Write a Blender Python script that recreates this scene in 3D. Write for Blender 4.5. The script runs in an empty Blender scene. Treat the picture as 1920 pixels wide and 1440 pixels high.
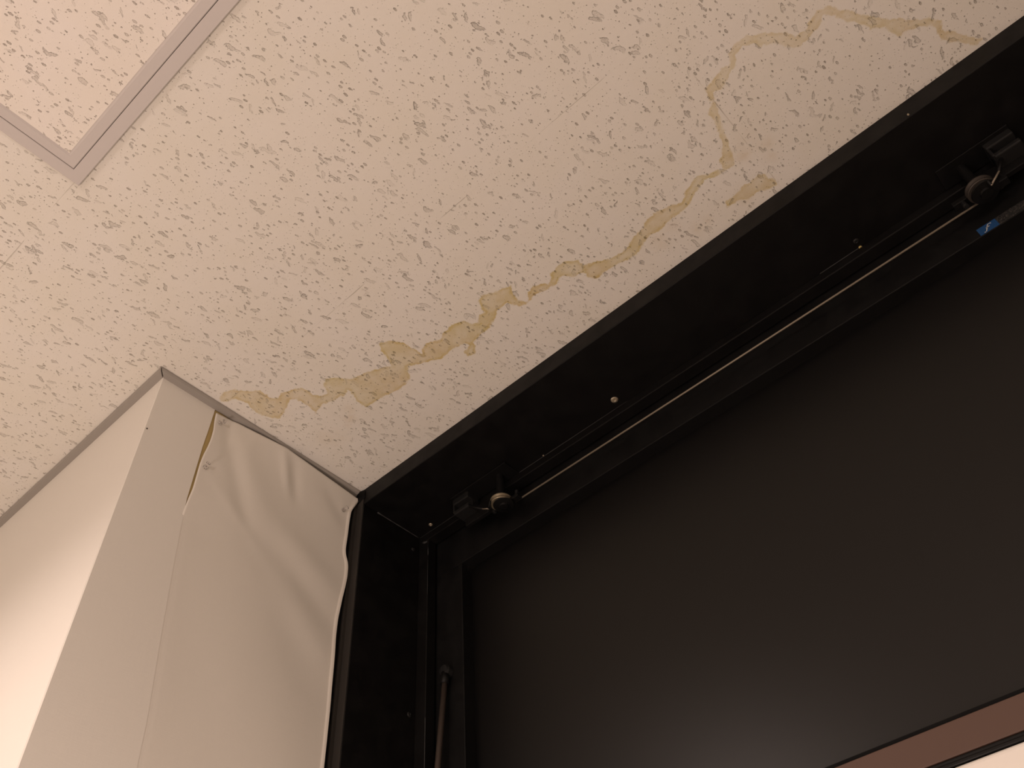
import bpy, bmesh, math, random
import numpy as np
from mathutils import Vector, Matrix

random.seed(7)
C = bpy.context.scene.collection
S = bpy.context.scene

# ------------------------------------------------------------------ camera
ZC = 1.38                         # lens height above the floor; all z below are given relative to the lens
F_PX = 1640.4588                  # focal length in pixels of the 1920 wide frame
CAM = [[0.7429324888787849, 0.6667481319432264, -0.05914596789800812],
       [-0.5340318987610824, 0.5371328873007042, -0.6529151495298926],
       [-0.40356071175723646, 0.5166577106075424, 0.7551182437180061]]   # right, down, forward
cam_d = bpy.data.cameras.new('camera')
cam_d.sensor_width = 36.0
cam_d.lens = 36.0 * F_PX / 1920.0
cam_d.clip_start = 0.02
cam = bpy.data.objects.new('camera', cam_d)
C.objects.link(cam)
r_, d_, f_ = [Vector(v) for v in CAM]
cam.matrix_world = Matrix(((r_.x, -d_.x, -f_.x, 0), (r_.y, -d_.y, -f_.y, 0), (r_.z, -d_.z, -f_.z, ZC), (0, 0, 0, 1)))
S.camera = cam

# ------------------------------------------------------------------ world, lights, exposure
w = bpy.data.worlds.new('night')
S.world = w
w.use_nodes = True
w.node_tree.nodes['Background'].inputs[0].default_value = (0.02, 0.025, 0.04, 1)
w.node_tree.nodes['Background'].inputs[1].default_value = 0.05

def lamp(name, loc, power, radius, col):
    l = bpy.data.lights.new(name, 'POINT')
    l.energy = power
    l.shadow_soft_size = radius
    l.color = col
    o = bpy.data.objects.new(name, l)
    C.objects.link(o)
    o.location = (loc[0], loc[1], loc[2] + ZC)
    return o

WARM = (1.0, 0.805, 0.725)
lamp('pendant_lamp_light', (-0.80, -0.40, -0.42), 35, 0.16, WARM)
lamp('far_fill_light', (0.9, -2.2, 0.0), 70, 0.16, WARM)  # fill lamp added far back in the room to spread the light

def downlight(name, loc, power, angle, blend):
    l = bpy.data.lights.new(name, 'SPOT')
    l.energy = power
    l.spot_size = math.radians(angle)
    l.spot_blend = blend
    l.shadow_soft_size = 0.05
    l.color = WARM
    o = bpy.data.objects.new(name, l)
    C.objects.link(o)
    o.location = (loc[0], loc[1], loc[2] + ZC)     # a spot shines straight down by default
DOWN1 = (-1.35, -0.70, 1.29)
DOWN2 = (0.55, -0.95, 1.29)
downlight('downlight_light', DOWN1, 42, 158, 0.45)
downlight('downlight_light', DOWN2, 34, 158, 0.45)

S.view_settings.view_transform = 'Standard'
S.view_settings.look = 'None'
S.view_settings.gamma = 1.0
S.view_settings.use_curve_mapping = False
S.view_settings.exposure = 0.0

# ------------------------------------------------------------------ small helpers
def mat(name, base, rough=0.6, spec=0.5, metal=0.0, trans=0.0, ior=1.45):
    m = bpy.data.materials.new(name)
    m.use_nodes = True
    b = m.node_tree.nodes['Principled BSDF']
    b.inputs['Base Color'].default_value = (*base, 1)
    b.inputs['Roughness'].default_value = rough
    b.inputs['Specular IOR Level'].default_value = spec
    b.inputs['Metallic'].default_value = metal
    b.inputs['Transmission Weight'].default_value = trans
    b.inputs['IOR'].default_value = ior
    return m

class NT:
    """tiny node-graph helper"""
    def __init__(s, m):
        s.m = m; s.t = m.node_tree; s.b = s.t.nodes['Principled BSDF']
    def n(s, typ, **kw):
        x = s.t.nodes.new(typ)
        for k, v in kw.items(): setattr(x, k, v)
        return x
    def put(s, sock, v):
        if isinstance(v, bpy.types.NodeSocket): s.t.links.new(v, sock)
        elif isinstance(v, (tuple, list)) and len(v) == 3 and sock.type == 'RGBA': sock.default_value = (*v, 1)
        else: sock.default_value = v
    def math(s, op, a, b=0.0, c=None, clamp=False):
        x = s.n('ShaderNodeMath', operation=op, use_clamp=clamp)
        s.put(x.inputs[0], a); s.put(x.inputs[1], b)
        if c is not None: s.put(x.inputs[2], c)
        return x.outputs[0]
    def vmath(s, op, a, b):
        x = s.n('ShaderNodeVectorMath', operation=op)
        s.put(x.inputs[0], a); s.put(x.inputs[1], b)
        return x.outputs[0]
    def step(s, v, lo, hi, a=0.0, b=1.0):
        x = s.n('ShaderNodeMapRange', interpolation_type='SMOOTHSTEP')
        for i, q in enumerate((v, lo, hi, a, b)): s.put(x.inputs[i], q)
        return x.outputs[0]
    def noise(s, vec, scale, detail=2.0, rough=0.5, col=False):
        x = s.n('ShaderNodeTexNoise')
        s.put(x.inputs['Vector'], vec)
        x.inputs['Scale'].default_value = scale
        x.inputs['Detail'].default_value = detail
        x.inputs['Roughness'].default_value = rough
        return x.outputs['Color' if col else 'Fac']
    def mix(s, f, a, b):
        x = s.n('ShaderNodeMix', data_type='RGBA')
        s.put(x.inputs[0], f); s.put(x.inputs[6], a); s.put(x.inputs[7], b)
        return x.outputs[2]

def mesh_obj(name, bm, m, parent=None, bevel=0.0, seg=2, smooth=False):
    me = bpy.data.meshes.new(name)
    bmesh.ops.recalc_face_normals(bm, faces=bm.faces)
    bm.to_mesh(me); bm.free()
    if smooth:
        for p in me.polygons: p.use_smooth = True
    me.materials.append(m)
    o = bpy.data.objects.new(name, me)
    C.objects.link(o)
    if parent is not None:
        o.parent = parent
        o.matrix_parent_inverse = Matrix.Translation(-Vector(parent.location))
    if bevel:
        b = o.modifiers.new('bevel', 'BEVEL')
        b.width = bevel; b.segments = seg; b.limit_method = 'ANGLE'
    return o

def box(bm, x0, x1, y0, y1, z0, z1):
    v = [bm.verts.new((x, y, z + ZC)) for x in (x0, x1) for y in (y0, y1) for z in (z0, z1)]
    for f in ((0, 1, 3, 2), (4, 6, 7, 5), (0, 4, 5, 1), (2, 3, 7, 6), (0, 2, 6, 4), (1, 5, 7, 3)):
        bm.faces.new([v[i] for i in f])

def boxes(*bs):
    bm = bmesh.new()
    for b in bs: box(bm, *b)
    return bm

def tube(bm, pts, rad, n=10, cap=True):
    pts = [Vector((p[0], p[1], p[2] + ZC)) for p in pts]
    rings = []
    for i, p in enumerate(pts):
        t = (pts[min(i + 1, len(pts) - 1)] - pts[max(i - 1, 0)]).normalized()
        a = Vector((0, 0, 1)) if abs(t.z) < 0.9 else Vector((1, 0, 0))
        u = t.cross(a).normalized(); v = t.cross(u)
        r = rad[i] if isinstance(rad, (list, tuple)) else rad
        rings.append([bm.verts.new(p + r * (math.cos(2 * math.pi * k / n) * u + math.sin(2 * math.pi * k / n) * v)) for k in range(n)])
    for a, b in zip(rings, rings[1:]):
        for k in range(n):
            bm.faces.new((a[k], a[(k + 1) % n], b[(k + 1) % n], b[k]))
    if cap:
        bm.faces.new(rings[0]); bm.faces.new(rings[-1])

def lathe(bm, c, axis, prof, n=28):
    """revolve (distance along axis, radius) about axis through c"""
    t = Vector(axis).normalized()
    c = Vector((c[0], c[1], c[2] + ZC))
    a = Vector((0, 0, 1)) if abs(t.z) < 0.9 else Vector((1, 0, 0))
    u = t.cross(a).normalized(); v = t.cross(u)
    rings = [[bm.verts.new(c + t * h + r * (math.cos(2 * math.pi * k / n) * u + math.sin(2 * math.pi * k / n) * v)) for k in range(n)] for h, r in prof]
    for p, q in zip(rings, rings[1:]):
        for k in range(n):
            bm.faces.new((p[k], p[(k + 1) % n], q[(k + 1) % n], q[k]))
    bm.faces.new(rings[0]); bm.faces.new(rings[-1])

def empty(name, loc):
    o = bpy.data.objects.new(name, None)
    C.objects.link(o)
    o.location = (loc[0], loc[1], loc[2] + ZC)
    o.empty_display_size = 0.05
    return o

def tag(o, label, cat, group=None):
    o['label'] = label; o['category'] = cat
    if group: o['group'] = group
    return o

def struct(o):
    o['kind'] = 'structure'
    return o

# image point -> point on a plane of the room (used only to read sizes off the photograph)
CM = np.array(CAM)
def on(axis, val, u, v):
    d = CM.T @ np.array([u - 960.0, v - 720.0, F_PX])
    return d * (val / d[axis])

# ------------------------------------------------------------------ materials
def ceiling_material(name, tint, dense=1.0, stains=False, seams=False, seed=0.0):
    m = mat(name, tint, 0.85, 0.25)
    g = NT(m)
    geo = g.n('ShaderNodeNewGeometry')
    pos = g.vmath('ADD', geo.outputs['Position'], (seed, seed * 0.7, 0.0))
    flat = g.n('ShaderNodeMapping'); g.put(flat.inputs['Vector'], pos); flat.inputs['Scale'].default_value = (1, 1, 0)
    p0 = flat.outputs[0]
    # bend coordinates so that the worm-like pits are irregular and turn a little
    n1 = g.vmath('SUBTRACT', g.noise(p0, 38, 2, 0.5, True), (0.5, 0.5, 0.5))
    p1 = g.vmath('ADD', p0, g.vmath('MULTIPLY', n1, (0.022, 0.022, 0)))
    n2 = g.vmath('SUBTRACT', g.noise(p0, 330, 3, 0.6, True), (0.5, 0.5, 0.5))
    p2 = g.vmath('ADD', p1, g.vmath('MULTIPLY', n2, (0.0065, 0.0065, 0)))
    n3 = g.vmath('SUBTRACT', g.noise(p0, 500, 2, 0.6, True), (0.5, 0.5, 0.5))
    p3 = g.vmath('ADD', p0, g.vmath('MULTIPLY', n3, (0.003, 0.003, 0)))

    def layer(p, scale, rot, r_lo, r_hi, keep, soft, off):
        mp = g.n('ShaderNodeMapping'); g.put(mp.inputs['Vector'], p)
        mp.inputs['Rotation'].default_value = (0, 0, rot)
        mp.inputs['Location'].default_value = (off, off * 1.7, 0)
        # texture space: rotate first, then squash
        sc = g.vmath('MULTIPLY', mp.outputs[0], (scale[0], scale[1], 0))
        v = g.n('ShaderNodeTexVoronoi', voronoi_dimensions='2D', feature='F1')
        g.put(v.inputs['Vector'], sc); v.inputs['Scale'].default_value = 1.0
        sep = g.n('ShaderNodeSeparateColor'); g.put(sep.inputs[0], v.outputs['Color'])
        rr = g.math('MULTIPLY_ADD', sep.outputs[1], r_hi - r_lo, r_lo)
        on_ = g.math('LESS_THAN', sep.outputs[0], keep)
        d = g.math('SUBTRACT', rr, v.outputs['Distance'])
        msk = g.math('MULTIPLY', g.step(d, 0.0, soft), on_)
        return msk, sep.outputs[2]
    R = math.radians
    A, ca = layer(p2, (112, 36), R(16), 0.16, 0.42, 0.13 * dense, 0.13, 0.3)
    A2, ca2 = layer(p2, (140, 46), R(-28), 0.14, 0.40, 0.07 * dense, 0.13, 3.1)
    B, cb = layer(p3, (165, 80), R(8), 0.12, 0.33, 0.17 * dense, 0.10, 1.3)
    D, cd = layer(p3, (150, 135), R(30), 0.05, 0.15, 0.20, 0.06, 5.3)
    E_, ce = layer(p3, (220, 190), R(-20), 0.04, 0.13, 0.26, 0.07, 2.3)
    # every flake has its own depth
    dA = g.math('MULTIPLY', A, g.math('MULTIPLY_ADD', ca, 0.75, 0.25))
    dA2 = g.math('MULTIPLY', A2, g.math('MULTIPLY_ADD', ca2, 0.75, 0.25))
    dB = g.math('MULTIPLY', B, g.math('MULTIPLY_ADD', cb, 0.6, 0.4))
    pit = g.math('MAXIMUM', g.math('MAXIMUM', dA, dA2), g.math('MAXIMUM', dB, g.math('MULTIPLY', D, 0.9)))
    pit = g.math('MAXIMUM', pit, g.math('MULTIPLY', E_, 0.45))
    # crumbly fibre inside the pits
    crumb = g.step(g.noise(p0, 420, 3, 0.65), 0.40, 0.62)
    # wide flakes keep a pale floor and a broken darker edge; small slits are dark throughout
    def edge(m, k):
        e = g.math('MULTIPLY', g.math('MULTIPLY', m, g.math('SUBTRACT', 1.0, m)), 4.0)
        return g.math('MULTIPLY', e, g.math('MULTIPLY_ADD', k, 0.7, 0.3))
    brk = g.step(g.noise(p0, 170, 2, 0.6), 0.46, 0.58)
    wide = g.math('MAXIMUM', dA, dA2)
    rim_ = g.math('MULTIPLY', g.math('MAXIMUM', edge(A, ca), edge(A2, ca2)), g.math('MULTIPLY', brk, 0.8))
    wide = g.math('MAXIMUM', g.math('MULTIPLY', wide, g.math('MULTIPLY_ADD', crumb, 0.30, 0.28)), rim_)
    small = g.math('MAXIMUM', dB, g.math('MULTIPLY', D, 0.9))
    small = g.math('MULTIPLY', g.math('MAXIMUM', small, g.math('MULTIPLY', E_, 0.4)), g.math('MULTIPLY_ADD', crumb, 0.4, 0.6))
    deep = g.math('MAXIMUM', wide, small)
    base = tint
    col = g.mix(g.step(g.noise(p0, 9, 3), 0.3, 0.7), base, tuple(c * k for c, k in zip(base, (0.985, 0.98, 0.955))))
    if stains:
        at = g.n('ShaderNodeAttribute', attribute_name='stain_distance')
        sd = g.math('ADD', at.outputs['Fac'], g.math('MULTIPLY', g.math('SUBTRACT', g.noise(p0, 75, 4, 0.62), 0.5), 0.015))
        sd = g.math('ADD', sd, 0.0014)
        body = g.step(sd, -0.0014, 0.0030)
        rim = g.math('MULTIPLY', g.step(sd, -0.001, 0.0015), g.math('SUBTRACT', 1.0, g.step(sd, 0.001, 0.009)))
        bl = g.step(g.noise(p0, 26, 3, 0.6), 0.28, 0.72, 0.55, 1.0)
        at3 = g.n('ShaderNodeAttribute', attribute_name='stain_strength')
        k = g.math('MULTIPLY', at3.outputs['Fac'], g.math('ADD', g.math('MULTIPLY', g.math('MULTIPLY', body, bl), 0.80), g.math('MULTIPLY', rim, g.step(g.noise(p0, 48, 3, 0.6), 0.36, 0.62, 0.10, 0.48))))
        stain_col = g.mix(g.step(g.noise(p0, 7, 2), 0.35, 0.65), (0.60, 0.475, 0.225), (0.61, 0.515, 0.255))
        col = g.mix(k, col, stain_col)
        at2 = g.n('ShaderNodeAttribute', attribute_name='stain_haze')
        hz = g.math('MULTIPLY', at2.outputs['Fac'], g.step(g.noise(p0, 60, 4, 0.6), 0.30, 0.66, 0.35, 1.0))
        col = g.mix(hz, col, (0.58, 0.43, 0.22))
    fibre = g.mix(0.62, (1, 1, 1), (0.20, 0.155, 0.11))
    mul = g.n('ShaderNodeMix', data_type='RGBA', blend_type='MULTIPLY')
    g.put(mul.inputs[0], g.math('MULTIPLY', deep, 1.0)); g.put(mul.inputs[6], col); g.put(mul.inputs[7], fibre)
    col = mul.outputs[2]
    height = g.math('MULTIPLY', g.math('ADD', pit, g.math('MULTIPLY', deep, 0.5)), -1.0)
    if seams:
        sp = g.n('ShaderNodeSeparateXYZ'); g.put(sp.inputs[0], p0)
        wob = g.math('MULTIPLY', g.math('SUBTRACT', g.noise(p0, 30, 2), 0.5), 0.0012)
        X, Y = g.math('ADD', sp.outputs[0], wob), g.math('ADD', sp.outputs[1], wob)
        dy = g.math('ABSOLUTE', g.math('SUBTRACT', g.math('PINGPONG', g.math('SUBTRACT', Y, 0.084), 0.2275), 0.0))
        upper = g.math('GREATER_THAN', Y, 0.539)
        dx = g.math('ADD', g.math('ABSOLUTE', g.math('PINGPONG', g.math('SUBTRACT', X, -0.082), 0.455)), g.math('MULTIPLY', g.math('SUBTRACT', 1.0, upper), 0.1))
        d = g.math('MINIMUM', dy, dx)
        vis = g.step(g.noise(p0, 5.5, 3, 0.6), 0.50, 0.62, 0.06, 1.0)
        line = g.math('MULTIPLY', g.math('SUBTRACT', 1.0, g.step(d, 0.0003, 0.0009)), vis)
        col = g.mix(g.math('MULTIPLY', line, g.math('MULTIPLY_ADD', upper, 0.32, 0.20)), col, (0.30, 0.23, 0.15))
        height = g.math('SUBTRACT', height, g.math('MULTIPLY', line, 0.5))
    grain = g.math('MULTIPLY', g.noise(p0, 700, 2), 0.10)
    height = g.math('ADD', height, grain)
    bump = g.n('ShaderNodeBump')
    bump.inputs['Strength'].default_value = 0.9
    bump.inputs['Distance'].default_value = 0.0017
    g.put(bump.inputs['Height'], height)
    g.t.links.new(bump.outputs[0], g.b.inputs['Normal'])
    g.put(g.b.inputs['Base Color'], col)
    return m

def linen_material(name, tint):
    m = mat(name, tint, 0.8, 0.25)
    g = NT(m)
    tc = g.n('ShaderNodeNewGeometry').outputs['Position']
    a = g.n('ShaderNodeMapping'); g.put(a.inputs['Vector'], tc); a.inputs['Scale'].default_value = (60, 60, 900)
    b = g.n('ShaderNodeMapping'); g.put(b.inputs['Vector'], tc); b.inputs['Scale'].default_value = (900, 900, 60)
    wv = g.math('ADD', g.noise(a.outputs[0], 1.0, 2), g.noise(b.outputs[0], 1.0, 2))
    big = g.noise(tc, 6, 3)
    k = g.math('ADD', g.math('MULTIPLY', g.math('SUBTRACT', wv, 1.0), 0.22), g.math('MULTIPLY', g.math('SUBTRACT', big, 0.5), 0.10))
    col = g.mix(g.math('ADD', 0.5, k, clamp=True), tuple(c * 0.93 for c in tint), tuple(min(1, c * 1.06) for c in tint))
    g.put(g.b.inputs['Base Color'], col)
    bp = g.n('ShaderNodeBump'); bp.inputs['Strength'].default_value = 0.12; bp.inputs['Distance'].default_value = 0.0006
    g.put(bp.inputs['Height'], wv); g.t.links.new(bp.outputs[0], g.b.inputs['Normal'])
    return m

def worn_black(name, base, rough, chips=0.0):
    m = mat(name, base, rough, 0.26)
    g = NT(m)
    tc = g.n('ShaderNodeNewGeometry').outputs['Position']
    n = g.noise(tc, 24, 4, 0.6)
    g.put(g.b.inputs['Roughness'], g.step(n, 0.3, 0.7, rough - 0.08, rough + 0.1))
    d = g.step(g.noise(tc, 260, 3, 0.7), 0.70, 0.76)
    g.put(g.b.inputs['Base Color'], g.mix(g.math('MULTIPLY', d, chips), base, (0.12, 0.11, 0.10)))
    return m

M_CEIL = ceiling_material('pitted_ceiling_board', (0.80, 0.775, 0.72), 1.0, True, True)
M_HATCH = ceiling_material('hatch_board', (0.86, 0.82, 0.77), 1.35, seed=11.3)
M_LINEN = linen_material('woven_vinyl_wallpaper', (0.80, 0.77, 0.71))
M_SHEET = linen_material('loose_wallpaper', (0.76, 0.725, 0.66))
M_BACK = mat('old_glue_tan', (0.50, 0.38, 0.17), 0.8, 0.2)
M_WALL = linen_material('room_wallpaper', (0.78, 0.75, 0.69))
M_TRIM = mat('grey_pvc_trim', (0.34, 0.315, 0.285), 0.55, 0.35)
M_ALU = mat('painted_aluminium', (0.60, 0.565, 0.545), 0.45, 0.4)
M_SLIT = mat('slit_dark', (0.05, 0.04, 0.035), 0.8, 0.2)
M_FLOOR = mat('beige_carpet', (0.42, 0.36, 0.29), 0.95, 0.1)
M_BLACK = worn_black('black_painted_metal', (0.0040, 0.0037, 0.0037), 0.5, 0.2)
M_SASH = worn_black('black_sash_metal', (0.0035, 0.0034, 0.0035), 0.55, 0.12)
M_LIT_JAMB = mat('lit_jamb_grey', (0.030, 0.0265, 0.023), 0.6, 0.3)  # black frame paint lightened to carry its lit look
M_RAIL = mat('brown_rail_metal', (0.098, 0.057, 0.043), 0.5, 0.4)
M_GASKET = mat('black_rubber', (0.003, 0.003, 0.003), 0.7, 0.15)
M_GLASS = mat('dark_obscured_glass', (0.0022, 0.0020, 0.0021), 0.38, 0.45)
M_WHITE = mat('white_painted_board', (0.84, 0.80, 0.74), 0.5, 0.4)
M_PLASTIC = mat('black_plastic', (0.012, 0.012, 0.012), 0.5, 0.25)
M_STEEL = mat('worn_steel', (0.40, 0.35, 0.26), 0.42, 0.5, 0.7)
M_WIRE = mat('tarnished_wire', (0.25, 0.215, 0.165), 0.5, 0.4, 0.3)
M_BRASS = mat('brass', (0.80, 0.66, 0.28), 0.35, 0.5, 0.9)
M_DUST_GLINT = mat('dusty_sealant_and_glints', (0.05, 0.05, 0.05), 0.9, 0.2)
M_ROD = mat('brown_rod', (0.045, 0.034, 0.028), 0.5, 0.35)
M_CLEAR = mat('clear_plastic', (0.95, 0.93, 0.92), 0.08, 0.5, 0, 0.92, 1.46)
M_BLUE = mat('blue_print', (0.012, 0.055, 0.16), 0.5, 0.4)
M_PALE = mat('pale_print', (0.40, 0.40, 0.39), 0.6, 0.3)

def label_grey():
    m = mat('rubbed_grey_label', (0.12, 0.11, 0.10), 0.7, 0.3)
    g = NT(m)
    tc = g.n('ShaderNodeNewGeometry').outputs['Position']
    n = g.step(g.noise(tc, 420, 4, 0.75), 0.50, 0.62)
    g.put(g.b.inputs['Base Color'], g.mix(n, (0.012, 0.012, 0.012), (0.06, 0.055, 0.05)))
    return m
M_LABEL = label_grey()

# ------------------------------------------------------------------ the room
YW = 0.9023       # plane of the window wall
ZT = 1.32         # ceiling
PX, PY = -1.1657, 0.4125   # pillar corner
ZF = -ZC          # floor

# ceiling: fine grid carrying the outline of the water stain as attributes, coarse around it
STAIN = [(411,747),(423,734),(444,731),(465,734),(486,732),(496,739),(507,747),(523,747),(527,738),(548,730),(565,728),(580,734),(586,742),(600,742),(613,739),(613,732),(608,724),(611,711),(632,709),(652,711),(667,709),(683,700),(717,690),(737,687),(728,673),(715,657),(713,643),(737,640),(757,643),(780,657),(793,667),(792,657),(800,643),(827,637),(833,623),(853,608),(870,602),(887,608),(898,605),(897,595),(910,585),(902,578),(898,563),(907,553),(930,547),(957,537),(960,550),(970,562),(977,567),(987,566),(993,560),(992,548),(1000,538),(1017,533),(1033,532),(1033,517),(1043,500),(1060,490),(1083,490),(1097,500),(1103,495),(1120,490),(1143,487),(1160,480),(1173,467),(1187,447),(1203,430),(1210,417),(1227,400),(1257,387),(1280,380),(1287,360),(1297,343),(1307,330),(1330,327),(1357,317),(1350,300),(1357,277),(1350,253),(1340,230),(1330,213),(1335,190),(1323,167),(1340,150),(1353,130),(1370,120),(1367,100),(1377,83),(1403,67),(1440,62),(1473,63),(1493,70),(1510,57),(1520,40),(1533,20),(1553,12),(1580,20),(1607,25),(1633,33),(1663,35),(1707,37),(1747,35),(1763,42),(1770,60),(1793,62),(1813,68),(1840,74),
         (1833,84),(1793,77),(1767,75),(1758,60),(1755,46),(1723,47),(1700,57),(1687,68),(1673,60),(1660,50),(1633,52),(1613,43),(1580,37),(1560,25),(1543,30),(1533,50),(1517,70),(1500,85),(1477,87),(1450,78),(1423,87),(1413,78),(1390,87),(1377,103),(1378,120),(1367,140),(1357,163),(1337,173),(1343,200),(1350,227),(1360,253),(1367,277),(1374,300),(1374,310),(1347,328),(1320,337),(1302,362),(1292,382),(1280,397),(1262,406),(1240,427),(1217,442),(1205,460),(1190,479),(1180,484),(1160,493),(1140,505),(1117,523),(1103,517),(1097,508),(1077,517),(1053,517),(1043,530),(1023,545),(1003,550),(987,569),(977,573),(950,568),(930,583),(927,595),(920,610),(897,630),(887,643),(892,662),(877,667),(873,660),(880,647),(870,643),(843,657),(827,672),(800,678),(763,688),(768,710),(750,730),(717,743),(703,753),(687,762),(671,754),(661,737),(652,730),(644,740),(627,749),(611,755),(600,761),(592,774),(582,763),(567,755),(559,747),(542,749),(538,763),(530,776),(523,784),(505,782),(486,776),(471,765),(465,755),(444,747),(427,751),(415,752)]
ARC = [(1360,380),(1383,363),(1390,353),(1410,340),(1420,329),(1436,327),(1440,336),(1452,338),(1458,346),(1443,354),(1420,358),(1403,373),(1387,374),(1363,388)]
HAZE = [((1392,288), 15, .38), ((1437,270), 13, .26), ((1446,296), 10, .24), ((1372,293), 13, .22), ((1400,262), 26, .10),
        ((1237,452), 16, .24), ((1307,428), 12, .26), ((1325,412), 10, .20), ((1396,368), 16, .28), ((1440,346), 12, .24),
        ((1262,425), 16, .14), ((655,768), 10, .24), ((656,785), 11, .28), ((652,798), 7, .18), ((615,824), 20, .16), ((635,818), 14, .10),
        ((700,735), 18, .12), ((525,772), 12, .15), ((1700,52), 12, .16), ((1655,47), 8, .14), ((1290,362), 8, .2), ((745,705), 18, .12), ((1835,70), 9, .16)]

def to_ceiling(pts):
    return np.array([on(2, ZT, u, v)[:2] for u, v in pts])

def poly_sdf(P, poly):
    d = np.full(len(P), 1e9); inside = np.zeros(len(P), bool)
    n = len(poly)
    for i in range(n):
        a, b = poly[i], poly[(i + 1) % n]
        e = b - a; w_ = P - a
        t = np.clip((w_ @ e) / max(e @ e, 1e-12), 0, 1)
        q = w_ - t[:, None] * e
        d = np.minimum(d, (q * q).sum(1))
        c = (a[1] > P[:, 1]) != (b[1] > P[:, 1])
        with np.errstate(divide='ignore', invalid='ignore'):
            xi = a[0] + (P[:, 1] - a[1]) * e[0] / e[1]
        inside ^= c & (P[:, 0] < xi)
    d = np.sqrt(d)
    return np.where(inside, d, -d)

def build_ceiling():
    X0, X1, Y0, Y1, h = -1.20, 0.42, 0.36, YW, 0.003
    xs = np.concatenate([[-3.2, -2.2], np.linspace(X0, X1, int((X1 - X0) / h) + 1), [1.6, 3.4]])
    ys = np.concatenate([[-4.0, -2.0, -0.6], np.linspace(Y0, Y1, int((Y1 - Y0) / h) + 1)])
    nx, ny = len(xs), len(ys)
    gx, gy = np.meshgrid(xs, ys)
    P = np.stack([gx.ravel(), gy.ravel()], 1)
    fine = (P[:, 0] > X0 - .01) & (P[:, 0] < X1 + .01) & (P[:, 1] > Y0 - .01)
    sd = np.full(len(P), -0.1)
    A = poly_sdf(P[fine], to_ceiling(STAIN)); B = poly_sdf(P[fine], to_ceiling(ARC))
    sd[fine] = np.maximum(A, B)
    ux = to_ceiling([(430, 745), (900, 590), (1150, 490), (1290, 370), (1345, 230), (1420, 75), (1700, 50)])
    st = np.interp(P[:, 0], ux[:, 0], [.78, .98, .92, .85, .68, .58, .64])
    hz = np.zeros(len(P))
    for c, r, k in HAZE:
        q = np.array(on(2, ZT, *c)[:2]); rr = np.linalg.norm(on(2, ZT, c[0] + r, c[1])[:2] - q)
        hz = np.maximum(hz, k * np.exp(-((P - q) ** 2).sum(1) / (rr * rr) * 0.9))
    V = np.concatenate([P, np.full((len(P), 1), ZT + ZC)], 1)
    idx = np.arange(nx * ny).reshape(ny, nx)
    Fc = np.stack([idx[:-1, :-1], idx[1:, :-1], idx[1:, 1:], idx[:-1, 1:]], -1).reshape(-1, 4)
    me = bpy.data.meshes.new('ceiling')
    # a plain upper side gives the boards their thickness
    top = np.array([(-3.2, -4, ZT + ZC + .03), (3.4, -4, ZT + ZC + .03), (3.4, YW, ZT + ZC + .03), (-3.2, YW, ZT + ZC + .03)])
    n0 = len(V)
    V = np.concatenate([V, top])
    me.from_pydata(V.tolist(), [], Fc.tolist() + [[n0, n0 + 1, n0 + 2, n0 + 3]])
    for nm, arr in (('stain_distance', sd), ('stain_haze', hz), ('stain_strength', st)):
        a = me.attributes.new(nm, 'FLOAT', 'POINT')
        a.data.foreach_set('value', np.concatenate([arr, [-0.1 if nm == 'stain_distance' else 0.0] * 4]).astype(np.float32))
    me.materials.append(M_CEIL)
    o = bpy.data.objects.new('ceiling', me)
    C.objects.link(o)
    return struct(o)
build_ceiling()

struct(mesh_obj('floor', boxes((-3.2, 3.4, -4.0, 1.6, ZF - .05, ZF)), M_FLOOR))
struct(mesh_obj('wall_left', boxes((-3.3, -3.2, -4.0, 1.6, ZF, ZT + .03)), M_WALL))
struct(mesh_obj('wall_right', boxes((3.4, 3.5, -4.0, 1.6, ZF, ZT + .03)), M_WALL))
struct(mesh_obj('wall_back', boxes((-3.2, 3.4, -4.1, -4.0, ZF, ZT + .03)), M_WALL))
# the pillar: tan core, papered front and the part of the side left of the seam
YS = 0.529
SEAM = [(-1.4, .60), (.3, .585), (.6712, .5639), (.798, .5506), (.94, .5370), (1.0679, .5270), (1.2097, .5278), (1.2564, .5297), (1.3092, .5308), (1.4, .531)]
def seam(z):
    return float(np.interp(z, [q[0] for q in SEAM], [q[1] for q in SEAM]))
pil = struct(mesh_obj('wall_pillar', boxes((-3.2, PX, PY + .0016, .8775, ZF, ZT)), M_BACK))
bm = bmesh.new()
pts = [(-3.2, PY), (PX, PY), (PX + .0016, PY + .0016), (PX + .0016, YS), (PX, YS), (PX, PY + .0016), (-3.2, PY + .0016)]
rows = []
nz = 120
for k in range(nz + 1):
    z = ZF + (ZT - ZF) * k / nz
    # the seam edge wavers a little down the wall
    ys = seam(z)
    rows.append([bm.verts.new((x, (ys if abs(y - YS) < 1e-6 else y), z + ZC)) for x, y in pts])
for a, b in zip(rows, rows[1:]):
    for i in range(len(pts)):
        j = (i + 1) % len(pts)
        bm.faces.new((a[i], a[j], b[j], b[i]))
bm.faces.new(rows[0]); bm.faces.new(rows[-1])
wp = mesh_obj('wallpaper', bm, M_LINEN, pil)
# a dark pin hole left in the paper near the corner
bm = bmesh.new(); q = on(0, PX + .0016, 275.5, 803.5)
lathe(bm, q, (1, 0, 0), [(-0.0005, .0016), (0.0006, .0015), (0.0010, .0008)], 12)
mesh_obj('pin_hole', bm, M_SLIT, pil)

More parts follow.
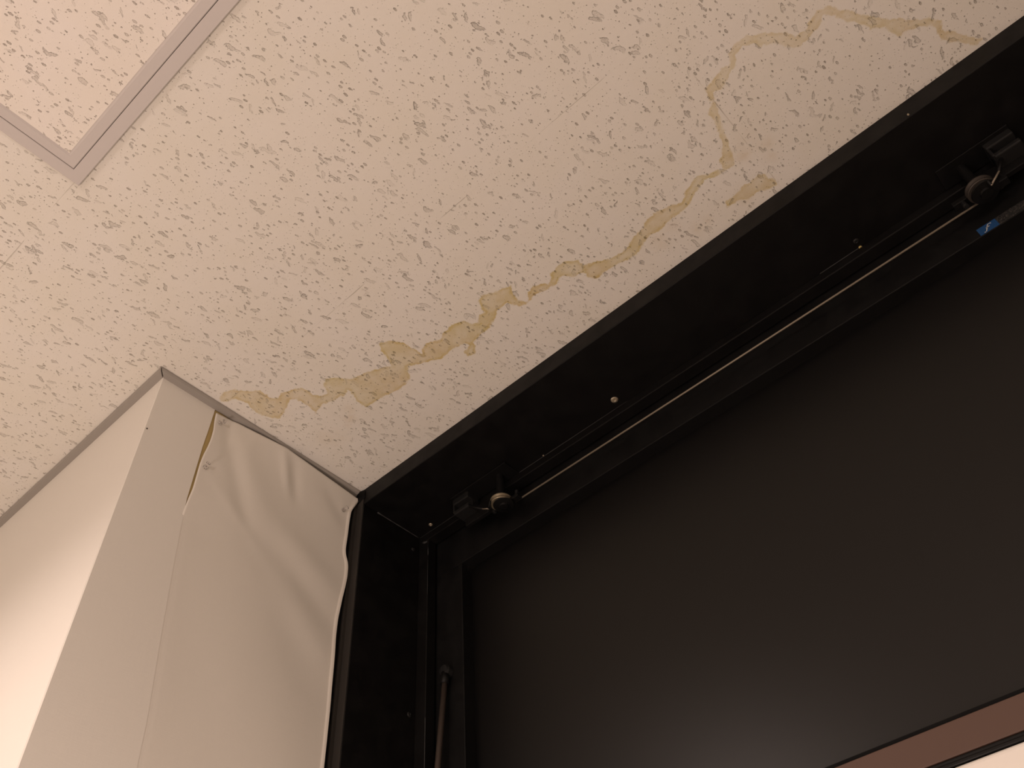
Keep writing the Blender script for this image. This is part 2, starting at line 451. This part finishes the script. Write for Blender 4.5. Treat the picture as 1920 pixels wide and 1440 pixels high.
# ceiling trim round the pillar, mitred at the corner
def sweep(profile_rows):
    bm = bmesh.new()
    rr = [[bm.verts.new((x, y, z + ZC)) for x, y, z in r] for r in profile_rows]
    for a, b in zip(rr, rr[1:]):
        for i in range(len(a)):
            j = (i + 1) % len(a)
            bm.faces.new((a[i], a[j], b[j], b[i]))
    bm.faces.new(rr[0]); bm.faces.new(rr[-1])
    return bm
TD = 0.0145                                  # how far it stands out
def trim_profile(f):
    return [f(0.0, ZT - .0005), f(TD, ZT - .0005), f(TD, ZT - .004), f(TD - .002, ZT - .0075), f(0.0, ZT - .0095)]
front = sweep([trim_profile(lambda d, z: (-3.2, PY - d, z)), trim_profile(lambda d, z: (PX + d, PY - d, z))])
struct(mesh_obj('trim_front', front, M_TRIM))
side = sweep([trim_profile(lambda d, z: (PX + .0016 + d, PY - d + .0016, z)), trim_profile(lambda d, z: (PX + .0016 + d, YW - .001, z))])
struct(mesh_obj('trim_side', side, M_TRIM))

# ------------------------------------------------------------------ the window
XR = 1.62                                    # right end of the glazing
ZH = 1.2775                                  # underside of the head
XJ = -1.1395                                 # face of the left jamb
win = struct(empty('window_1', (XJ, YW, -1.0)))
B = 0.0016
mesh_obj('head', boxes((-1.30, XR + .1, YW, 1.24, ZH, ZT + .03)), M_BLACK, win, B)
mesh_obj('jamb', boxes((-1.30, XJ, YW, 1.24, ZF, ZH - .0004), (-1.30, PX - .0002, .878, YW, ZF, ZT - .0005)), M_BLACK, win, B)
mesh_obj('lit_jamb_strip', boxes((PX - .0001, PX + .0058, .8940, YW, ZF, 1.290), (PX + .0058, XJ - .0012, YW - .0012, YW + .001, ZF, ZH + .02)), M_LIT_JAMB, win, .0006)  # added strip, paler than the jamb: its lit face put into the colour
mesh_obj('jamb', boxes((XR, XR + .1, YW, 1.24, ZF, ZH - .0004)), M_BLACK, win, B)
mesh_obj('stop', boxes((XJ, XR, 1.0695, 1.0965, 1.259, ZH)), M_BLACK, win, B)
mesh_obj('stop', boxes((XJ, -1.111, 1.0695, 1.0940, .4440, 1.2586)), M_BLACK, win, B)
mesh_obj('sill', boxes((XJ, XR, 1.097, 1.24, .4435, .4490), (XJ, XR, 1.1005, 1.24, .4490, .4540)), M_BLACK, win, B)
# the sash: rails and stiles round the glass
XI, ZI, ZB = -1.039, 1.1695, .497
sash = mesh_obj('sash', boxes((-1.128, XR - .01, 1.10, 1.155, ZI, 1.268), (-1.128, XI, 1.10, 1.155, ZB, ZI), (XR - .09, XR - .01, 1.10, 1.155, ZB, ZI)), M_SASH, win, .0014)
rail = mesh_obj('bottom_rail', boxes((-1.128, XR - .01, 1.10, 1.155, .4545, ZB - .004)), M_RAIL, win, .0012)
mesh_obj('gasket', boxes((XI - .01, XR - .08, 1.104, 1.14, ZB - .004, ZB + .002)), M_GASKET, win)
# the glass pane with the rounded upper left corner of the rebate
bm = bmesh.new()
box(bm, XI - .005, XR - .085, 1.130, 1.136, ZB - .003, ZI + .005)
mesh_obj('glass', bm, M_GLASS, win)
bm = bmesh.new()
c = [bm.verts.new((x, y, z + ZC)) for y in (1.118, 1.1298) for x, z in ((XI, ZI), (XI + .014, ZI), (XI + .004, ZI - .004), (XI, ZI - .014))]
for f in ((0, 1, 2, 3), (7, 6, 5, 4), (0, 4, 5, 1), (1, 5, 6, 2), (2, 6, 7, 3), (3, 7, 4, 0)): bm.faces.new([c[i] for i in f])
mesh_obj('gasket', bm, M_GASKET, win)
# screws in the soffit and jamb
def screw(p, axis, r, m, slot=True):
    bm = bmesh.new()
    lathe(bm, p, axis, [(-.002, r), (.0008, r), (.0022, r * .72), (.0024, r * .45), (.0010, r * .28)], 14)
    o = mesh_obj('screw', bm, m, win, smooth=False)
    return o
def zpt(u, v): q = on(2, ZH, u, v); return (q[0], q[1], ZH)
def xpt(u, v): q = on(0, XJ, u, v); return (XJ, q[1], q[2])
screw(zpt(1152, 749), (0.15, -.2, -1), .0075, M_STEEL)
screw(zpt(807.5, 983.5), (0, -.1, -1), .0045, M_STEEL)
screw(zpt(1613, 463.5), (0, -.3, -1), .0034, M_BRASS)
screw(zpt(1605, 452), (0, 0, -1), .0055, M_PLASTIC)
screw(zpt(1019, 854), (0, -.3, -1), .0020, M_STEEL)
screw(zpt(1703, 215), (0, -.3, -1), .0017, M_STEEL)
screw(xpt(774, 1030), (1, 0, 0), .0045, M_PLASTIC)
screw(xpt(767, 1340), (1, 0, 0), .0052, M_PLASTIC)
# dusty sealant in the corner of jamb and head, smears, and edge glints built as pale threads
bm = bmesh.new()
n = 14
tube(bm, [(XJ + .0006, .942 + (1.068 - .942) * i / n, ZH - .0006) for i in range(n + 1)],
     [.0022 if i == 0 else .0013 - .0006 * i / n + .0003 * math.sin(i * 2.1) for i in range(n + 1)], 7)
mesh_obj('sealant_and_glints', bm, M_DUST_GLINT, win, smooth=True)
bm = bmesh.new()
tube(bm, [(XJ + .012, 1.0690, 1.2574), (XJ + .018, 1.0688, 1.2545), (XJ + .026, 1.0690, 1.2530)], [.0018, .0026, .0012], 7)
tube(bm, [(-1.1108, 1.0692, 1.236), (-1.1106, 1.0692, 1.224), (-1.1108, 1.0692, 1.214)], [.0004, .0014, .0004], 7)
tube(bm, [(-1.1108, 1.0692, 1.20), (-1.1108, 1.0692, 1.11)], [.0005, .0003], 6)  # highlight along the stop edge, laid on as a pale thread
tube(bm, [(-1.1108, 1.0692, .835), (-1.1108, 1.0692, .80), (-1.1108, 1.0692, .70)], [.0012, .0006, .0004], 6)
mesh_obj('sealant_and_glints', bm, M_DUST_GLINT, win, smooth=True)
bm = bmesh.new()
p0, p1 = on(2, ZI, 1553, 660), on(2, ZI, 1616, 619)
tube(bm, [p0 + (p1 - p0) * t for t in (0, .25, .5, .75, 1)], [.0003, .0010, .0014, .0009, .0003], 6)
mesh_obj('sealant_and_glints', bm, mat('pale_smear', (0.06, 0.055, 0.055), 0.9, 0.2), win, smooth=True)
bm = bmesh.new()
tube(bm, [(XJ + .002, 1.0688, ZH - .001), (-.55, 1.0690, ZH - .0004)], [.0005, .0003], 6)  # glints on the head's ridge, modelled as thin pale threads
tube(bm, [(-.88, 1.0690, ZH - .0006), (-.58, 1.0690, ZH - .0006)], [.0007, .0004], 6)
tube(bm, [(-.117, 1.0690, ZH - .0006), (-.04, 1.0690, ZH - .0006)], [.0007, .0007], 6)
mesh_obj('sealant_and_glints', bm, M_DUST_GLINT, win, smooth=True)
# a lump of black filler where head, jamb and pillar trim meet
bm = bmesh.new()
q = on(1, YW - .004, 676, 925)
bmesh.ops.create_icosphere(bm, subdivisions=3, radius=1.0)
for v in bm.verts:
    k = 1 + .12 * math.sin(v.co.x * 5 + v.co.z * 4)
    v.co = Vector((q[0] - .002 + v.co.x * .017 * k, YW - .001 + v.co.y * .006, ZC + 1.3045 + v.co.z * .0165 * k))
mesh_obj('filler', bm, M_GASKET, win, smooth=True)

# white board under the window
struct(mesh_obj('wall_front', boxes((-1.1385, XR, 1.0945, 1.24, ZF, .4425)), M_WHITE, None, .006, 3))

# ------------------------------------------------------------------ opening gear of the window
def pulley_bracket(cx, hx, zp, label, m_wheel):
    """cx pulley centre, hx left edge of the slotted block"""
    t = empty('pulley_bracket', (hx + .022, 1.045, ZH - .001))
    tag(t, label, 'pulley bracket', 'pulley brackets of the window opener')
    x0, x1 = hx, hx + .045
    y0 = 1.030
    bm = boxes((x0, x1, y0, 1.066, ZH - .0175, ZH - .0012),
               (x0, x1, y0 + .014, 1.066, ZH - .034, ZH - .0175),
               (x0 + .002, x1, y0 + .001, 1.066, ZH - .044, ZH - .034),
               (x0, x0 + .005, y0, 1.06, ZH - .040, ZH - .017))
    mesh_obj('slotted_block', bm, M_PLASTIC, t, .0022)
    s = 1 if cx > hx and cx > 0 else 1
    # mounting plate from block to pulley, on the underside of the head
    xa, xb = min(x0, cx - .035), max(x1, cx + .035)
    mesh_obj('base_plate', boxes((xa, xb, 1.022, 1.0675, ZH - .0035, ZH - .0008)), M_SASH, t, .0008)
    # the arm that carries the wheel
    bm = bmesh.new()
    lathe(bm, (cx, 1.045, ZH - .003), (0, 0, -1), [(0, .008), (ZH - .003 - zp - .009, .008)], 16)
    mesh_obj('axle', bm, M_SASH, t, smooth=False)
    bm = bmesh.new()
    R = .0225
    lathe(bm, (cx, 1.045, zp), (0, 0, 1), [(-.0062, R * .55), (-.0062, R - .0012), (-.0052, R), (-.0036, R), (-.0012, R - .0035), (.0012, R - .0035), (.0036, R), (.0052, R), (.0062, R - .0012), (.0062, R * .5)], 40)
    w_ = mesh_obj('pulley_wheel', bm, m_wheel, t, smooth=False)
    # lower cheek and bolts, dark
    bm = bmesh.new()
    lathe(bm, (cx + .003, 1.0485, zp - .0068), (0, 0, -1), [(0, R * .98), (.0022, R * .95), (.004, R * .45), (.007, R * .40), (.0072, .003)], 28)
    mesh_obj('cheek_plate', bm, M_SASH, t)
    for dx, dy, r in ((.034, .018, .0055), (.026, .030, .0042), (-.03, .02, .0045)):
        bm = bmesh.new()
        lathe(bm, (cx + dx, 1.045 + dy * .6, zp + .004), (0, 0, -1), [(-.012, r * .7), (.004, r), (.007, r * .85), (.0072, r * .3)], 6 if dx > .03 else 14)
        mesh_obj('bolt', bm, M_PLASTIC, t)
    mesh_obj('side_arm', boxes((min(cx, cx + .04), max(cx, cx + .04), 1.050, 1.0645, zp - .004, zp + .004)), M_SASH, t, .001)
    mesh_obj('side_arm', boxes((cx - .045, cx, 1.053, 1.0665, zp + .010, zp + .020)), M_SASH, t, .001)
    # black covers added over the wire so that only a short glint shows
    bm = bmesh.new()
    if cx < 0:
        w0, w1 = on(1, 1.0300, 904.5, 954.2), on(1, 1.0300, 916.5, 953.8)
        tube(bm, [w0, (hx + .047, 1.036, ZH - .045), (hx + .035, 1.044, ZH - .036)], .0028, 8)
        tube(bm, [w1, (cx - .010, 1.0225, zp - .004)], .0024, 8)
    else:
        w0, w1 = on(1, 1.034, 1859, 346.5), on(1, 1.034, 1873, 321.5)
        tube(bm, [w0, (cx + .012, 1.030, zp)], .0026, 8)
        tube(bm, [w1, (hx + .010, 1.042, ZH - .040)], .0028, 8)
    mesh_obj('wire_cover', bm, M_SASH, t, smooth=True)
    # hanger between block and wheel
    mesh_obj('hanger', boxes((min(hx + .01, cx), max(hx + .035, cx), 1.058, 1.0675, zp + .012, ZH - .03)), M_SASH, t, .001)
    return t
ZP = 1.2015
pulley_bracket(-.872, -.9965, ZP, 'black slotted bracket with a worn steel pulley wheel near the left jamb', mat('worn_wheel', (0.26, 0.22, 0.15), 0.42, 0.5, 0.6))
pulley_bracket(.157, .1985, ZP + .002, 'black slotted bracket and dark pulley wheel above the blue sticker', mat('dark_wheel', (0.05, 0.042, 0.036), 0.5, 0.4, 0.4))

# the drive wire, pulled straight between the two wheels and bent into the slotted blocks
bm = bmesh.new()
yw = 1.0655
pth = [on(1, 1.0300, 904, 954.2), on(1, 1.0300, 917, 953.8)]
tube(bm, pth, .0013, 8)
tube(bm, [(-.872, yw, ZP), (.157, yw, ZP + .0005)], .0018, 8)
tube(bm, [on(1, 1.034, 1858.5, 347.5), on(1, 1.034, 1873.5, 320.5)], .0016, 8)
wire = mesh_obj('drive_wire', bm, M_WIRE, None, smooth=True)
tag(wire, 'thin pale steel wire stretched along the black window head between two pulleys', 'wire')

# stay rod in the left corner of the sash
st = empty('stay_rod', (-1.0765, 1.088, .70))
tag(st, 'brownish slim stay rod with a black end cap beside the left jamb', 'rod')
top = Vector((-1.0775, 1.0885, .915)); bot = Vector((-1.0805, 1.0725, .735))
d = (bot - top)
bm = bmesh.new(); tube(bm, [top, top + d * 1.0, top + d * 1.9], .0056, 14)
mesh_obj('rod', bm, M_ROD, st, smooth=True)
bm = bmesh.new()
lathe(bm, (-1.0775, 1.099, .925), (0, -1, 0), [(0, .0125), (.012, .0125), (.017, .010), (.018, .003)], 20)
mesh_obj('end_cap', bm, M_PLASTIC, st)
bm = bmesh.new(); tube(bm, [top - d * .03, top + d * .10], .0085, 14)
mesh_obj('ferrule', bm, M_SASH, st, smooth=True)

# blue sticker with a white stroke, grey rubbed label continuing to the right
lab = empty('sticker', (.12, 1.0995, 1.171))
tag(lab, 'small blue and grey sticker on the sash below the right pulley', 'sticker')
yl = 1.0992
mesh_obj('blue_panel', boxes((.1195, .1505, yl, 1.0998, 1.1705, 1.1880)), M_BLUE, lab)
mesh_obj('grey_panel', boxes((.1507, .262, yl, 1.0998, 1.1705, 1.1885)), M_LABEL, lab)
bm = bmesh.new()
def stroke(poly):
    a = [bm.verts.new((x, yl - .0005, z + ZC)) for x, z in poly]
    b = [bm.verts.new((x, yl - .0001, z + ZC)) for x, z in poly]
    bm.faces.new(a); bm.faces.new(list(reversed(b)))
    for i in range(len(a)):
        j = (i + 1) % len(a); bm.faces.new((a[i], a[j], b[j], b[i]))
# a slanted figure with a hooked head, a short cross stroke and a foot
ox, oz = .1345, 1.1790
stroke([(ox - .0055, oz - .0068), (ox - .0040, oz - .0070), (ox - .0005, oz - .0015), (ox + .0020, oz + .0030), (ox + .0040, oz + .0062), (ox + .0028, oz + .0066), (ox + .0002, oz + .0034), (ox - .0022, oz - .0010)])
stroke([(ox + .0042, oz + .0062), (ox + .0078, oz + .0060), (ox + .0082, oz + .0044), (ox + .0066, oz + .0042), (ox + .0062, oz + .0052), (ox + .0036, oz + .0054)])
stroke([(ox - .0024, oz + .0010), (ox + .0038, oz + .0018), (ox + .0038, oz + .0005), (ox - .0024, oz - .0003)])
stroke([(ox - .0078, oz - .0062), (ox - .0060, oz - .0060), (ox - .0060, oz - .0074), (ox - .0078, oz - .0074)])
mesh_obj('white_mark', bm, M_PALE, lab)

# ------------------------------------------------------------------ loose wallpaper on the pillar side
# (distance along the wall, height) of its upper edge and how far it stands off the wall
TOP = [(.5335, 1.3010, .0046), (.572, 1.3079, .0026), (.5815, 1.3080, .0050), (.6232, 1.3055, .0120), (.664, 1.3075, .0155), (.6962, 1.3086, .0180), (.7423, 1.3055, .0170), (.781, 1.3032, .0155), (.849, 1.3005, .0120), (.8888, 1.2990, .0100), (.9010, 1.2985, .0095)]
RIGHT = [(1.3035, .8990), (1.2806, .8896), (1.2539, .8804), (1.2276, .8810), (1.1961, .8813), (1.1506, .8800), (1.1359, .8830), (1.1257, .8890), (1.1122, .8913), (1.0901, .8919), (1.0657, .8894), (1.0344, .8848), (.9876, .8809), (.9407, .8800), (.8066, .8841), (.6989, .8830), (0.3, .8830), (-1.4, .8830)]
def interp(tab, x, k=1):
    a = sorted(tab)
    return float(np.interp(x, [q[0] for q in a], [q[k] for q in a]))
GAP = [(-1.4, -.004), (1.035, -.004), (1.05, -.001), (1.06, .0005), (1.10, .0038), (1.13, .0034), (1.16, .0028), (1.1841, .0042), (1.2074, .0076), (1.227, .0088), (1.2541, .0082), (1.28, .0045), (1.301, .0022)]
LEFT = [(z, seam(z) + interp(GAP, z)) for z in [-1.4, .3, .5, .6712, .75, .798, .85, .9, .94, 1.0, 1.045] + [1.05 + .005 * i for i in range(52)]]
LOFF = [(1.301, .0048), (1.26, .0055), (1.20, .0052), (1.14, .0040), (1.10, .0036), (1.06, .0018), (1.03, .0006), (-1.4, .0006)]
def smooth_interp(tab, x, k=1, w_=.006):
    return sum(interp(tab, x + o * w_, k) * g_ for o, g_ in ((-1, .25), (0, .5), (1, .25)))

# creases and swellings: (y0, z0) -> (y1, z1), width, height
FOLDS = [((.558, 1.290), (.655, 1.075), .020, -.0060), ((.575, 1.300), (.690, 1.12), .030, .0045),
         ((.655, 1.075), (.80, .93), .034, -.0050), ((.690, 1.305), (.722, 1.215), .011, .0062), ((.722, 1.300), (.748, 1.20), .013, -.0052),
         ((.545, 1.158), (.72, 1.02), .014, .0022), ((.70, 1.13), (.88, 1.04), .030, .0060), ((.70, 1.075), (.885, .965), .026, -.0045),
         ((.70, 1.02), (.885, .89), .032, .0050), ((.72, .95), (.885, .80), .040, -.0035), ((.76, 1.25), (.88, 1.20), .035, .0035),
         ((.80, 1.29), (.89, 1.20), .020, -.0030), ((.60, .95), (.74, .70), .06, .0022), ((.79, .80), (.86, .45), .05, .0030)]
def seg_d(y, z, a, b):
    e = (b[0] - a[0], b[1] - a[1]); L = e[0] ** 2 + e[1] ** 2
    t = ((y - a[0]) * e[0] + (z - a[1]) * e[1]) / L
    tc = min(1, max(0, t))
    dd = math.hypot(y - a[0] - tc * e[0], z - a[1] - tc * e[1])
    return dd, tc
def build_sheet():
    NS = 90
    depths = [0, .003, .006] + [.006 + .006 * i for i in range(1, 70)] + [.42 + .02 * i for i in range(1, 16)] + [.9, 1.3, 1.8, 2.3, 2.66]
    grid = []
    for dpt in depths:
        row = []
        for i in range(NS + 1):
            s = i / NS
            # upper edge at this fraction
            yt = .5335 + (.9010 - .5335) * s
            zt = interp(TOP, yt, 1); ot = interp(TOP, yt, 2)
            z = max(zt - dpt, ZF + .002)
            yl_ = smooth_interp(LEFT, z); yr_ = smooth_interp(RIGHT, z)
            k0 = math.exp(-dpt / .02)
            y = yl_ + (yr_ - yl_) * s
            y = y * (1 - k0) + yt * k0 if dpt < .1 else y
            y = min(y, YW - .0012)
            lf = interp(LOFF, z); e = (y - yl_)
            q_ = min(1.0, max(0.0, (e - .01) / .22)); q_ = q_ * q_ * (3 - 2 * q_)
            o = lf + (.0050 - lf) * q_
            o += (ot - o) * math.exp(-(dpt / .06) ** 1.3)
            f_ = 0.0
            for a, b, wd, h in FOLDS:
                dd, tt = seg_d(y, z, a, b)
                f_ += h * math.exp(-(dd / wd) ** 2) * (.35 + .65 * math.sin(math.pi * min(1, max(0, tt))) if 0 < tt < 1 else .35)
            o += .42 * f_ * min(1, e / .03 if e > 0 else 0) * min(1, dpt / .02 + .15)
            o += .0006 * math.sin(17 * y + 9 * z) * min(1, max(0, e - .01) / .10)
            # the free right edge curls away from the wall
            er = (yr_ - y)
            if er < .0045: o += .0040 * (1 - max(0, er) / .0045) ** 2 * (0.25 + 0.75 * min(1, dpt / .05))
            o = max(o, .0005 if e < .012 else .0008)
            row.append((PX + o, y, z))
        grid.append(row)
    bm = bmesh.new()
    vs = [[bm.verts.new((x, y, z + ZC)) for x, y, z in r] for r in grid]
    for a, b in zip(vs, vs[1:]):
        for i in range(NS):
            bm.faces.new((a[i], b[i], b[i + 1], a[i + 1]))
    me_o = mesh_obj('wallpaper_sheet', bm, M_SHEET, None, smooth=True)
    s = me_o.modifiers.new('thickness', 'SOLIDIFY'); s.thickness = .0007; s.offset = -1
    return me_o, grid
sheet, SG = build_sheet()
tag(sheet, 'rumpled loose sheet of beige wallpaper pinned to the pillar side', 'wallpaper sheet')

def sheet_x(y, z):
    best = min((abs(p[1] - y) + abs(p[2] - z), p[0]) for r in SG[:90] for p in r)
    return best[1]
def push_pin(u, v, label, tilt):
    q = on(0, PX + .012, u, v)
    x = sheet_x(q[1], q[2])
    ax = Vector((1, tilt[0], tilt[1])).normalized()
    t = empty('push_pin', (x, q[1], q[2]))
    tag(t, label, 'push pin', 'clear push pins in the loose wallpaper')
    bm = bmesh.new()
    c0 = (x + .0009, q[1], q[2])
    lathe(bm, c0, ax, [(0, .0046), (.0014, .0047), (.0022, .0032), (.0060, .0022), (.0100, .0024), (.0118, .0038), (.0130, .0040), (.0136, .0028)], 24)
    mesh_obj('pin_head', bm, M_CLEAR, t, smooth=True)
    bm = bmesh.new()
    p = Vector(c0)
    tube(bm, [p + ax * .006, p - ax * .0035], .0005, 8)
    mesh_obj('needle', bm, M_STEEL, t)
    return t
push_pin(388.5, 873, 'clear push pin beside the open wallpaper seam', (-.15, .05))
push_pin(645.5, 955, 'clear push pin at the free right corner of the loose wallpaper', (.1, .1))
push_pin(416, 790, 'clear push pin tucked right under the ceiling trim', (.2, -.2))

# ------------------------------------------------------------------ ceiling access hatch
HX0, HY1, HS = -.9175, .0915, .480            # left edge, far edge, outer size
hx1, hy0 = HX0 + HS, HY1 - HS
hatch = empty('ceiling_hatch', (HX0 + HS / 2, HY1 - HS / 2, ZT - .004))
tag(hatch, 'square access hatch in a pale aluminium frame set in the ceiling', 'hatch')
def ring(a, b, zlo, zhi, lip):
    """mitred frame between inset a and inset b, with a soft inner lip"""
    bm = bmesh.new()
    loops = []
    for ins, z in ((a, zhi), (a, zlo + .0012), (a + .0012, zlo), (b - lip, zlo), (b, zlo + lip * .8), (b, zhi)):
        loops.append([bm.verts.new((x, y, z + ZC)) for x, y in ((HX0 + ins, HY1 - ins), (hx1 - ins, HY1 - ins), (hx1 - ins, hy0 + ins), (HX0 + ins, hy0 + ins))])
    loops.append(loops[0])
    for p, q in zip(loops, loops[1:]):
        for i in range(4):
            j = (i + 1) % 4
            bm.faces.new((p[i], p[j], q[j], q[i]))
    return bm
mesh_obj('outer_frame', ring(0, .0205, ZT - .0065, ZT - .0004, .0012), M_ALU, hatch)
mesh_obj('door_frame', ring(.0213, .0405, ZT - .0062, ZT - .0004, .004), M_ALU, hatch)
bm = bmesh.new()
box(bm, HX0 + .0195, hx1 - .0195, hy0 + .0195, HY1 - .0195, ZT - .0012, ZT - .0003)
mesh_obj('dark_gap_sheet', bm, M_SLIT, hatch)  # dark sheet put in for the shaded gap between the two frames
mesh_obj('panel', boxes((HX0 + .0400, hx1 - .0400, hy0 + .0400, HY1 - .0400, ZT - .0040, ZT - .0014)), M_HATCH, hatch)
